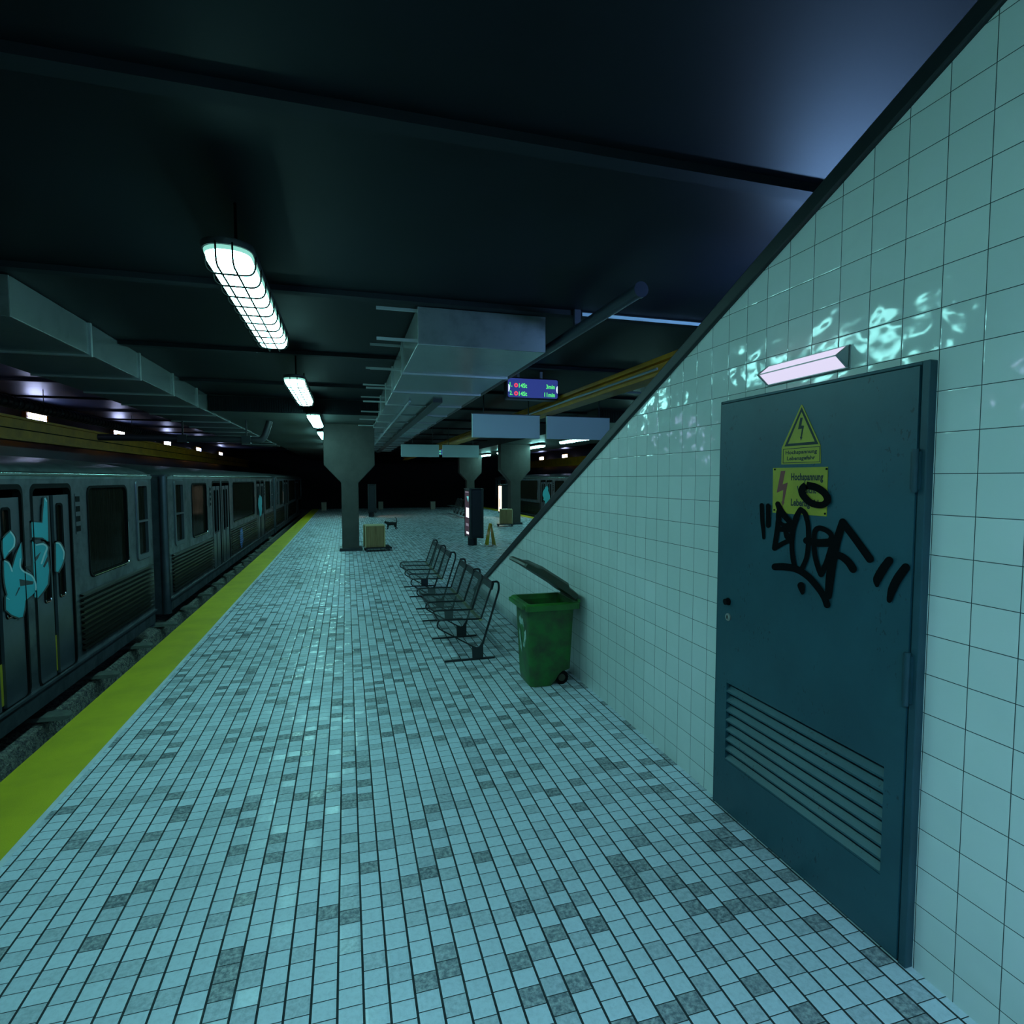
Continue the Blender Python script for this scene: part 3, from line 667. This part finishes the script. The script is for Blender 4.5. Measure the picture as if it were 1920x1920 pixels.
ST = [[(52,110,52),(60,300,52),(72,420,44),(76,505,34)], [(130,118,58),(132,240,60),(130,355,58)],
 [(250,95,62),(300,200,80),(400,320,70),(420,345,50)], [(268,190,74),(240,400,62),(206,625,64)], [(206,628,60),(300,572,58),(400,520,50)],
 [(262,310,40),(330,352,52),(420,330,60)], [(250,395,55),(330,400,70),(400,400,70)], [(330,420,40),(360,480,80),(400,520,60)],
 [(522,160,60),(470,260,70),(425,420,62),(414,600,58),(428,760,60),(450,850,56)], [(522,160,60),(580,215,62),(608,360,58),(612,560,62),(590,740,58),(540,860,62)],
 [(590,535,84),(700,560,92),(850,560,100)], [(870,560,86),(890,480,66),(840,420,62),(745,385,66),(690,425,62),(678,560,62),(692,720,62),(730,860,64),(765,940,70)], [(765,940,66),(830,800,70),(890,640,90)],
 [(1022,312,88),(960,520,100),(910,720,110),(870,1000,104),(852,1200,84)], [(1022,312,88),(1180,520,92),(1350,755,98)], [(900,700,90),(1000,720,86),(1090,790,92),(1148,875,96)],
 [(212,850,84),(320,848,88),(470,878,84),(600,960,80),(720,1090,80),(800,1210,80),(836,1305,82)], [(524,1075,88),(532,1110,80),(540,1165,40)],
 [(1580,778,104),(1500,890,112),(1440,1000,108),(1436,1070,50)], [(1778,860,106),(1690,980,112),(1620,1120,108),(1585,1250,64)]]
mb = MB()
for k, s_ in enumerate(ST): brush(mb, s_, D-.0030-.00012*k, T_ORG, T_SC)
brush(mb, [(515,775,62),(600,795,64),(672,845,62),(694,905,60),(650,945,56),(560,930,58),(490,865,62),(480,810,64),(515,775,62)], D-.0056, (1400, 740), 4.57, caps=False)
# strokes that run over the enamel plate sit on the plate
mb.v = [(x-.0024 if (1.80 < y < 2.135 and z > 1.53) else x, y, z) for x, y, z in mb.v]
tg = mb.build('graffiti_tag', 'ink', leaf)
# signs (their own things, stuck to the door)
AX = ((0, -1, 0), (0, 0, 1))
def px_poly(pts, plane, org=(1440, 740), sc=8.0): return [(plane, *on_x(org[0]+p[0]/sc, org[1]+p[1]/sc, plane)) for p in pts]
def plate(mb, pts2, x0, x1): mb.prism([(p[1], p[2]) for p in pts2], 'x', x0, x1)
r = thing('warning_sticker', 'yellow triangular high voltage sticker, upper of the two signs on the door', 'warning sign', (D, 1.96, 1.86))
def sub(o): o.matrix_parent_inverse = Matrix.Translation(-o.parent.location); return o
mb = MB(); plate(mb, px_poly([(505,150),(520,155),(790,760),(795,1030),(205,1048),(212,800)], D), D-.0022, D); sub(mb.build('sticker_face', 'sign_yellow', r))
p1 = D-.0026
mb = MB(); O3 = [(505,185),(757,742),(247,778)]; I3 = [(503,258),(700,702),(300,738)]
for k in range(3): mb.poly(px_poly([O3[k], O3[(k+1) % 3], I3[(k+1) % 3], I3[k]], p1))
sub(mb.build('triangle_border', 'sign_black', r))
mb = MB(); mb.poly(px_poly([(485,345),(522,345),(500,462),(542,465),(508,635),(516,638),(492,690),(478,632),(488,634),(508,510),(450,520)], p1)); sub(mb.build('lightning_bolt', 'sign_black', r))
mb = MB(); A4 = [(226,815),(780,770),(778,1012),(220,1030)]; B4 = [(236,824),(771,781),(769,1003),(230,1020)]
for k in range(4): mb.poly(px_poly([A4[k], A4[(k+1) % 4], B4[(k+1) % 4], B4[k]], p1))
sub(mb.build('text_border', 'sign_black', r))
ya = on_x(1440+262/8, 740+892/8, p1); yb = on_x(1440+735/8, 740+870/8, p1)
for body, (xa, za), (xb, zb) in (('Hochspannung', (262, 893), (735, 873)), ('Lebensgefahr', (284, 985), (706, 965))):
    a = on_x(1440+xa/8, 740+za/8, p1); b_ = on_x(1440+xb/8, 740+zb/8, p1)
    sub(fit_text(body, a[0]-b_[0], .0155, 'sign_black', (p1, a[0], (a[1]+b_[1])/2), 'lettering', r, AX, bold=.03))
r = thing('warning_plate', 'yellow rectangular high voltage plate with red bolt, scrawled over with black', 'warning sign', (D, 1.965, 1.65))
mb = MB(); plate(mb, px_poly([(82,1100),(905,1082),(885,1826),(75,1770)], D), D-.003, D); sub(mb.build('enamel_plate', 'sign_yellow', r, bevel=.001))
p2 = D-.0036
mb = MB(); mb.poly(px_poly([(192,1145),(262,1140),(220,1345),(298,1318),(240,1610),(248,1612),(222,1672),(200,1600),(214,1604),(228,1430),(130,1472)], p2)); sub(mb.build('red_bolt', 'sign_red', r))
for xa, za in ((105, 1122), (880, 1115), (855, 1785), (95, 1728)):
    q = on_x(1440+xa/8, 740+za/8, p2); mb = disc_x(MB(), q[0], q[1], .0042, p2-.002, p2+.001, 10); sub(mb.build('screw', 'rubber', r))
for body, (xa, za), (xb, zb) in (('Hochspannung', (345, 1280), (828, 1282)), ('Vorsicht', (430, 1470), (720, 1478)), ('Lebensgefahr', (340, 1660), (828, 1690))):
    a = on_x(1440+xa/8, 740+za/8, p2); b_ = on_x(1440+xb/8, 740+zb/8, p2)
    sub(fit_text(body, a[0]-b_[0], .029, 'sign_black', (p2, a[0], (a[1]+b_[1])/2), 'lettering', r, AX, bold=.035))
# lamp over the door
r = thing('door_lamp', 'lit lavender wedge shaped lamp on the tiles above the teal door', 'wall lamp', (1.866, 1.985, 2.168))
ry = .222
MB().box(-.012, 0, -ry, ry, -.042, .046).build('back_plate', 'lamp_metal', r)
A_, B_, C_, D_, E_, F_ = (-.010, -ry+.010, .044), (-.010, ry-.010, .044), (-.062, ry-.012, .004), (-.062, -ry+.012, .004), (-.010, -ry+.010, -.040), (-.010, ry-.010, -.040)
MB().add([A_, B_, C_, D_, E_, F_], [(0, 1, 2, 3), (3, 2, 5, 4)]).build('diffuser', 'door_lamp', r)
for s_ in (-1, 1): MB().prism([(-.008, -.043), (-.066, .004), (-.008, .047)], 'y', min(s_*ry, s_*(ry-.012)), max(s_*ry, s_*(ry-.012))).build('end_cap', 'lamp_metal', r)
MB().box(-.065, -.060, -ry+.012, ry-.012, .0015, .0055).build('ridge_strip', 'lamp_metal', r)

# ------------------------------------------------------------------ benches (seat faces -x, bench runs along y)
def bench(loc, label, rz=0):
    r = thing('platform_bench', label, 'bench', loc, rz, 'four seat steel mesh benches')
    n = 4; pitch = .403; F = (-.40, .405); C = (0, .395); B = (.115, .728)   # front, crease, top (x, z)
    for k in range(n):
        a, b_ = k*pitch+.008, (k+1)*pitch-.008
        pts = [(F[0], F[1]), (C[0], C[1]), (B[0], B[1])]
        path = [(C[0], a, C[1]), (F[0], a, F[1]), (F[0], b_, F[1]), (C[0], b_, C[1])]
        seat = MB().tube(rounded(path, .07), .0085, 6).build('seat', 'black_steel', r, smooth=True)
        back = MB().tube(rounded([(C[0], a, C[1]), (B[0], a, B[1]), (B[0], b_, B[1]), (C[0], b_, C[1])], .06), .0085, 6).build('backrest', 'black_steel', r, smooth=True)
        q = rrect(a, b_, 0, .40, .06); MB().poly([(-v*1.0, u, C[1]+(F[1]-C[1])*v/.40) for u, v in q if True]).build('mesh_panel', 'mesh', seat)
        hb = .352; q = rrect(a, b_, 0, hb, .055); MB().poly([(C[0]+(B[0]-C[0])*v/hb, u, C[1]+(B[1]-C[1])*v/hb) for u, v in q]).build('mesh_panel', 'mesh', back)
    MB().box(-.022, .012, 0, n*pitch, .378, .392).build('crease_bar', 'bench_bar', r, bevel=.003)
    MB().prism([(.10, .665), (.118, .728), (.128, .725), (.110, .662)], 'y', .0, n*pitch+.04).build('top_rail', 'black_steel', r)
    for y in (.04, .83, 1.62):
        ft = MB().box(-.345, .14, y-.016, y+.016, 0, .014).build('foot_bar', 'black_steel', r, bevel=.004)
        MB().prism([(-.075, .012), (.028, .012), (.028, .135), (.020, .165), (.008, .15), (-.012, .12), (-.035, .118), (-.06, .130), (-.082, .142)], 'y', y-.006, y+.006).build('foot_plate', 'dark_metal', r)
        MB().tube(rounded([(-.078, y, .132), (-.36, y, .30), (-.41, y, .335), (-.395, y, .40), (-.30, y, .40)], .05), .0075, 6).build('front_arm', 'black_steel', r, smooth=True)
        MB().tube(rounded([(.022, y, .14), (.185, y, .66), (.178, y, .735), (.112, y, .728)], .05), .0105, 6).build('rear_post', 'black_steel', r, smooth=True)
    return r
b0 = bench((1.185, 5.12, 0), 'nearer of two black mesh benches, beside the green bin')
dup(b0, (1.185, 7.36, 0), label='farther of two black mesh benches, ending nearest the sandwich board')
dup(b0, (5.15, 24.0, 0), label='nearer bench in the dark distance left of the black kiosk')
dup(b0, (5.15, 26.3, 0), label='farther bench in the dark distance left of the black kiosk')

# ------------------------------------------------------------------ green wheelie bin
r = thing('wheelie_bin', 'grimy green wheelie bin with propped lid against the tiled wall', 'wheelie bin', (1.59, 4.48, 0))
def rc(x0, x1, y0, y1, z, rad=.03): return [(x, y, z) for x, y in rrect(x0, x1, y0, y1, rad, 4)]
def bin_ring(x0, x1, y0, y1, zf):
    xs = [x0, x0+.012, x0+.035, -.06, .0, .035, .07, .10, x1-.035, x1-.012, x1]; ins = [.035, .012, 0, 0, 0, 0, 0, 0, 0, .012, .035]
    return [(x, y0+i_, zf(x)) for x, i_ in zip(xs, ins)]+[(x, y1-i_, zf(x)) for x, i_ in list(zip(xs, ins))[::-1]]
mb = MB().loft([bin_ring(-.175, .155, -.155, .15, lambda x: 0 if x < .01 else min(.115, (x-.01)*1.5)), bin_ring(-.185, .175, -.165, .16, lambda x: .06 if x < .02 else .13), bin_ring(-.205, .195, -.19, .20, lambda x: .655)], caps=False)
mb.loft([rc(-.19, .18, -.175, .185, .655), rc(-.165, .15, -.14, .14, .14)], caps=False); mb.poly(rc(-.165, .15, -.14, .14, .14)); mb.box(-.165, .0, -.14, .14, .0, .14)
body = mb.build('body', 'bin', r, smooth=True)
mb = MB().loft([rc(-.206, .197, -.192, .202, .635), rc(-.238, .228, -.225, .238, .64), rc(-.24, .23, -.227, .24, .685), rc(-.228, .22, -.215, .228, .695), rc(-.20, .19, -.185, .2, .695), rc(-.192, .182, -.178, .19, .65)], caps=False)
mb.box(-.262, -.232, -.19, .20, .655, .683); mb.build('rim', 'bin_rim', r, smooth=True)
lid = MB(); A = math.atan2(.295, .455); hx, hz = .212, .728
def LP(u, y, t): return (hx-u*math.cos(A)-t*math.sin(A)*-1, y, hz+u*math.sin(A)+t*math.cos(A))
secs = []
for u, t0, t1, in_ in ((0, -.005, .012, .02), (.02, -.02, .03, 0), (.12, -.012, .042, 0), (.13, -.012, .062, .0), (.40, -.012, .062, .0), (.44, -.012, .040, 0), (.53, -.018, .022, 0), (.545, -.012, .006, .015)):
    secs.append([LP(u, -.225+in_, t0), LP(u, .24-in_, t0), LP(u, .24-in_, t1*.7), LP(u, .20-in_, t1), LP(u, -.185+in_, t1), LP(u, -.225+in_, t1*.7)])
lid.loft(secs).build('lid', 'bin_lid', r, smooth=True)
MB().tube([(.225, -.2, .70), (.225, .2, .70)], .014, 8).build('handle', 'bin_rim', r, smooth=True)
for y in (-.15, .112):
    n = 20
    wb = MB().prism([(.095+.058*math.cos(2*PI*k/n), .058+.058*math.sin(2*PI*k/n)) for k in range(n)], 'y', y-.0, y+.035).build('wheel', 'rubber', r, smooth=True)
    MB().prism([(.095+.03*math.cos(2*PI*k/n), .058+.03*math.sin(2*PI*k/n)) for k in range(n)], 'y', y-.005, y+.038).build('hub', 'bin_lid', wb)
# recycling arrows on the side facing the platform
mb = MB()
def LG(y, z): t = (z-.06)/.595; return (-.2*t-.185*(1-t)-.006, y, z)
for k in range(3):
    a0 = PI/2+2*PI*k/3; c_, s_ = math.cos(a0), math.sin(a0)
    arrow = [(.105, -.05), (.105, .035), (.06, .062), (.045, .035), (.062, .022), (.062, -.05)]
    head = [(.045, -.045), (.124, -.045), (.084, -.105)]
    for pl_ in (arrow, head): mb.poly([LG(.005+(u*c_-v*s_)*.85, .41+(u*s_+v*c_)*1.25) for u, v in pl_])
mb.build('recycling_mark', 'logo', body)

# ------------------------------------------------------------------ crates on dollies
def crate(loc, label, rz):
    r = thing('wooden_crate', label, 'crate', loc, rz, 'veneered crates on black dollies')
    MB().box(-.22, .22, -.22, .22, .10, .61).build('crate_sides', 'wood', r, bevel=.008)
    MB().box(-.225, .225, -.225, .225, .595, .62).build('crate_lid', 'wood_edge', r, bevel=.006)
    mb = MB()
    for x in (-.22, .22):
        for y in (-.22, .22): mb.box(x-.012, x+.012, y-.012, y+.012, .10, .60)
    mb.build('corner_strips', 'wood_edge', r, bevel=.004)
    return r
def dolly(loc, label, rz):
    r = thing('wheeled_dolly', label, 'dolly', loc, rz, 'black wheeled dollies')
    MB().box(-.30, .30, -.26, .26, .065, .10).build('deck', 'black_steel', r, bevel=.01)
    for x in (-.25, .25):
        for y in (-.21, .21):
            n = 14; MB().prism([(x+.033*math.cos(2*PI*k/n), .033+.033*math.sin(2*PI*k/n)) for k in range(n)], 'y', y-.014, y+.014).build('wheel', 'dark_metal', r, smooth=True)
    MB().prism([(.30+.02*math.cos(2*PI*k/12), .078+.02*math.sin(2*PI*k/12)) for k in range(12)], 'y', -.26, .26).build('bumper', 'rubber', r, smooth=True)
    return r
cr = crate((.605, 13.84, 0), 'wooden crate beside the nearest concrete pillar', math.radians(4))
dl = dolly((.665, 13.84, 0), 'black dolly under the crate beside the nearest pillar', math.radians(4))
dup(cr, (5.50, 19.75, 0), math.radians(-14), 'wooden crate in front of the right pillar')
dup(dl, (5.47, 19.75, 0), math.radians(-14), 'black dolly under the crate at the right pillar')

# ------------------------------------------------------------------ poster kiosks
def kiosk(loc, label, h, poster):
    r = thing('poster_kiosk', label, 'poster kiosk', loc, 0, 'lit poster kiosks')
    wd, dp = .36, .64
    MB().box(-wd/2+.012, wd/2-.012, 0, dp, .21, h).build('case', 'kiosk', r, bevel=.02)
    for x in (-wd/2+.03, wd/2-.03):
        for y in (.02, dp-.02): MB().tube([(x, y, .20), (x, y, h+.01)], .035, 12).build('corner_post', 'dark_metal', r, smooth=True)
    MB().box(-.11, .11, -.012, .004, .27, h-.05).build('end_panel', 'black_steel', r)
    n = 20; MB().loft([[(-.04+.12*math.cos(2*PI*k/n), .32+.12*math.sin(2*PI*k/n), z) for k in range(n)] for z in (0, .22)]).build('round_foot', 'kiosk', r, smooth=True)
    MB().box(-wd/2-.01, wd/2+.01, -.02, dp+.02, h, h+.02).build('top_cover', 'dark_metal', r, bevel=.006)
    for s_ in (-1, 1):
        x0 = s_*(wd/2-.010); x1 = s_*(wd/2-.002); x2 = s_*(wd/2)
        if poster == 'warm':
            pf = MB().box(min(x0, x1), max(x0, x1), .07, dp-.07, .26, h-.05).build('poster', 'warm_screen', r)
            MB().prism([(.30, .45), (.44, .45), (.44, .80), (.39, .88), (.39, .98), (.35, .98), (.35, .88), (.30, .80)], 'x', min(x1, x2), max(x1, x2)).build('bottle_print', 'bottle', pf)
        else:
            pf = MB().box(min(x0, x1), max(x0, x1), .07, dp-.07, .26, h-.05).build('poster', 'screen_plum', r)
            a, b_ = min(x1, x2), max(x1, x2)
            MB().box(a, b_, .07, .44, .72, .97).build('white_block', 'screen_white', pf)
            MB().box(a, b_, .10, .40, .30, .36).build('caption_bar', 'screen_white', pf)
            MB().prism([(.10, 1.26), (.36, 1.26), (.16, 1.12)], 'x', a, b_).build('teal_triangle', 'screen_teal', pf)
            MB().box(a, b_, .12, .52, h-.09, h-.06).box(a, b_, .12, .45, .50, .57).build('grey_bars', 'screen_grey', pf)
    return r
kiosk((3.12, 13.95, 0), 'black kiosk with a plum lit poster beside the yellow sandwich board', 1.44, 'plum')
k2 = kiosk((6.68, 24.0, 0), 'kiosk with a cream lit poster behind the right crate', 1.44, 'warm')
dup(k2, (1.07, 26.0, 0), math.radians(-2.36), label='distant dark kiosk between the nearest pillar and the cat')

# ------------------------------------------------------------------ sandwich board
r = thing('sandwich_board', 'small yellow folding wet floor sign right of the black kiosk', 'wet floor sign', (3.47, 13.93, 0), math.radians(9))
for s_ in (-1, 1):
    b_ = MB().loft([[(s_*.012, -.05, .56), (s_*.012, .05, .56), (s_*.022, .05, .56), (s_*.022, -.05, .56)], [(s_*.095, -.12, .03), (s_*.095, .12, .03), (s_*.107, .12, .03), (s_*.107, -.12, .03)]]).build('board', 'aframe', r)
    MB().box(min(s_*.095, s_*.12), max(s_*.095, s_*.12), -.12, -.06, 0, .045).box(min(s_*.095, s_*.12), max(s_*.095, s_*.12), .06, .12, 0, .045).build('feet', 'white_plastic', b_)
MB().tube([(0, -.05, .56), (0, .05, .56)], .022, 10).build('hinge', 'aframe', r, smooth=True)

# ------------------------------------------------------------------ hanging panels and displays
def panel(loc, label):
    r = thing('hanging_sign_panel', label, 'sign panel', loc, 0, 'blank hanging sign panels')
    MB().box(-.57, .57, -.03, .03, 0, .38).build('panel', 'panel_white', r, bevel=.006)
    MB().box(-.575, .575, -.034, .034, .372, .386).build('top_channel', 'dark_metal', r)
    for x in (-.38, .38): MB().tube([(x, 0, .38), (x, 0, .915)], .009, 8).build('hanger_rod', 'dark_metal', r)
    return r
pn = panel((2.513, 9.0, 2.366), 'blank white hanging panel, larger near one left of the stair coping')
dup(pn, (3.777, 9.0, 2.366), label='blank white hanging panel, near one touching the stair coping')
q = dup(pn, (2.15, 17.4, 2.366), label='smaller distant blank hanging panel, left of its pair')
for ch in q.children:
    if ch.name.startswith('hanger_rod') and ch.bound_box[0][0] < 0: ch.location.x = .16
dup(pn, (3.40, 17.4, 2.366), label='smaller distant blank hanging panel, right of its pair')
def display(loc, label):
    r = thing('departure_display', label, 'departure display', loc, 0, 'hanging departure displays')
    cs = MB().prism(rrect(0, .80, 0, .315, .035), 'y', .012, .17).build('case', 'black_steel', r, smooth=True)
    MB().prism(rrect(.018, .782, .025, .295, .025), 'y', .0, .014).build('screen', 'display', r)
    for x in (.19, .545):
        MB().box(x-.022, x+.022, .06, .10, .31, .44).build('hanger_bracket', 'conduit', r, bevel=.006)
    AXD = ((1, 0, 0), (0, 0, 1))
    for tx, wd, x, z in (('1.', .040, .040, .175), ('14St', .125, .180, .165), ('3min', .135, .600, .165), ('2.', .045, .040, .055), ('14St', .125, .180, .048), ('11min', .165, .572, .048)):
        fit_text(tx, wd, .062, 'led_green', (x, -.002, z), 'led_text', r, AXD, bold=.025)
    for z in (.196, .079):
        mb = MB(); n = 16
        for k in range(n):
            a, b_ = 2*PI*k/n, 2*PI*(k+1)/n
            mb.poly([(.137+.030*math.cos(a), -.002, z+.032*math.sin(a)), (.137+.030*math.cos(b_), -.002, z+.032*math.sin(b_)), (.137+.011*math.cos(b_), -.002, z+.012*math.sin(b_)), (.137+.011*math.cos(a), -.002, z+.012*math.sin(a))])
        mb.build('line_ring', 'led_red', r)
    for x, s_ in ((.020, 1), (.780, -1)):
        MB().poly([(x, -.002, .10)]+[(x+s_*.024*math.sin(PI*k/8), -.002, .155-.055*math.cos(PI*k/8)) for k in range(9)]).build('side_light', 'led_white', r)
    return r
dp = display((2.245, 8.0, 2.862), 'lit blue departure display with green text under the air duct')
dup(dp, (3.95, 26.5, 2.80), label='distant departure display showing green between two blank panels')

# ------------------------------------------------------------------ far pale boxes, cat
def far_box(loc, label):
    r = thing('end_box', label, 'box', loc, 0, 'pale boxes at the platform end')
    MB().box(-.13, .13, -.13, .13, 0, .42).build('box_body', 'pale_box', r, bevel=.015); MB().box(-.135, .135, -.135, .135, .42, .44).build('box_top', 'pale_box', r, bevel=.006)
    return r
fb = far_box((-1.2, 32.3, 0), 'pale box at the dark platform end, left of the nearest pillar')
dup(fb, (1.80, 32.5, 0), label='pale box at the dark platform end, right of the distant kiosk')
dup(fb, (4.62, 31.9, 0), label='pale box at the dark platform end, nearest the distant benches')

def skin(name, pts, edges, rad, parent, m_, lv=2):
    me = bpy.data.meshes.new(name); me.from_pydata(pts, edges, []); me.materials.append(X[m_])
    o = bpy.data.objects.new(name, me); COL.objects.link(o); o.parent = parent
    sk = o.modifiers.new('skin', 'SKIN'); sk.use_smooth_shade = True
    for v, r_ in zip(me.skin_vertices[0].data, rad): v.radius = r_ if isinstance(r_, tuple) else (r_, r_)
    me.skin_vertices[0].data[0].use_root = True
    ss = o.modifiers.new('sub', 'SUBSURF'); ss.levels = lv; ss.render_levels = lv; return o
r = thing('black_cat', 'black cat walking left past the crate with its tail raised', 'cat', (1.43, 19.5, 0), math.radians(3))
P = [(.13, 0, .205), (.05, 0, .20), (-.05, 0, .195), (-.12, 0, .205), (-.165, 0, .235), (-.205, 0, .245), (-.245, 0, .232),       # 0 pelvis .. 6 muzzle
     (.165, 0, .225), (.175, 0, .29), (.165, 0, .36), (.13, 0, .395), (.10, 0, .39),                                             # 7-11 tail
     (-.115, .028, .14), (-.105, .028, .075), (-.13, .028, .012), (-.15, .028, .010),                                           # 12-15 front far
     (-.125, -.028, .14), (-.155, -.028, .08), (-.15, -.028, .012), (-.172, -.028, .010),                                       # 16-19 front near
     (.125, .032, .14), (.105, .032, .10), (.15, .032, .055), (.13, .032, .010), (.11, .032, .010),                             # 20-24 hind far
     (.145, -.032, .14), (.13, -.032, .105), (.18, -.032, .06), (.165, -.032, .010), (.145, -.032, .010)]                       # 25-29 hind near
Ed = [(0,1),(1,2),(2,3),(3,4),(4,5),(5,6),(0,7),(7,8),(8,9),(9,10),(10,11),(3,12),(12,13),(13,14),(14,15),(3,16),(16,17),(17,18),(18,19),(0,20),(20,21),(21,22),(22,23),(23,24),(0,25),(25,26),(26,27),(27,28),(28,29)]
R_ = [(.055, .058), (.053, .06), (.056, .064), (.05, .058), .040, .044, .026, .02, .014, .013, .012, .010]+[.026, .016, .013, .012]*2+[.034, .022, .014, .013, .012]*2
bd = skin('body', P, Ed, R_, r, 'fur')
for s_ in (-1, 1): MB().loft([[(-.205+dx, s_*.022+dy, .272) for dx, dy in ((-.012, -.014), (.012, -.014), (.012, .014), (-.012, .014))], [(-.203, s_*.027, .312)]*4]).build('ear', 'fur', r)
for s_ in (-1, 1): MB().loft([[(-.238+.004*math.cos(a), s_*.017+.005*math.sin(a), .247+.004*math.sin(a)) for a in [k*PI/3 for k in range(6)]], [(-.243, s_*.018, .248)]*6]).build('eye', 'pole_yellow', r)
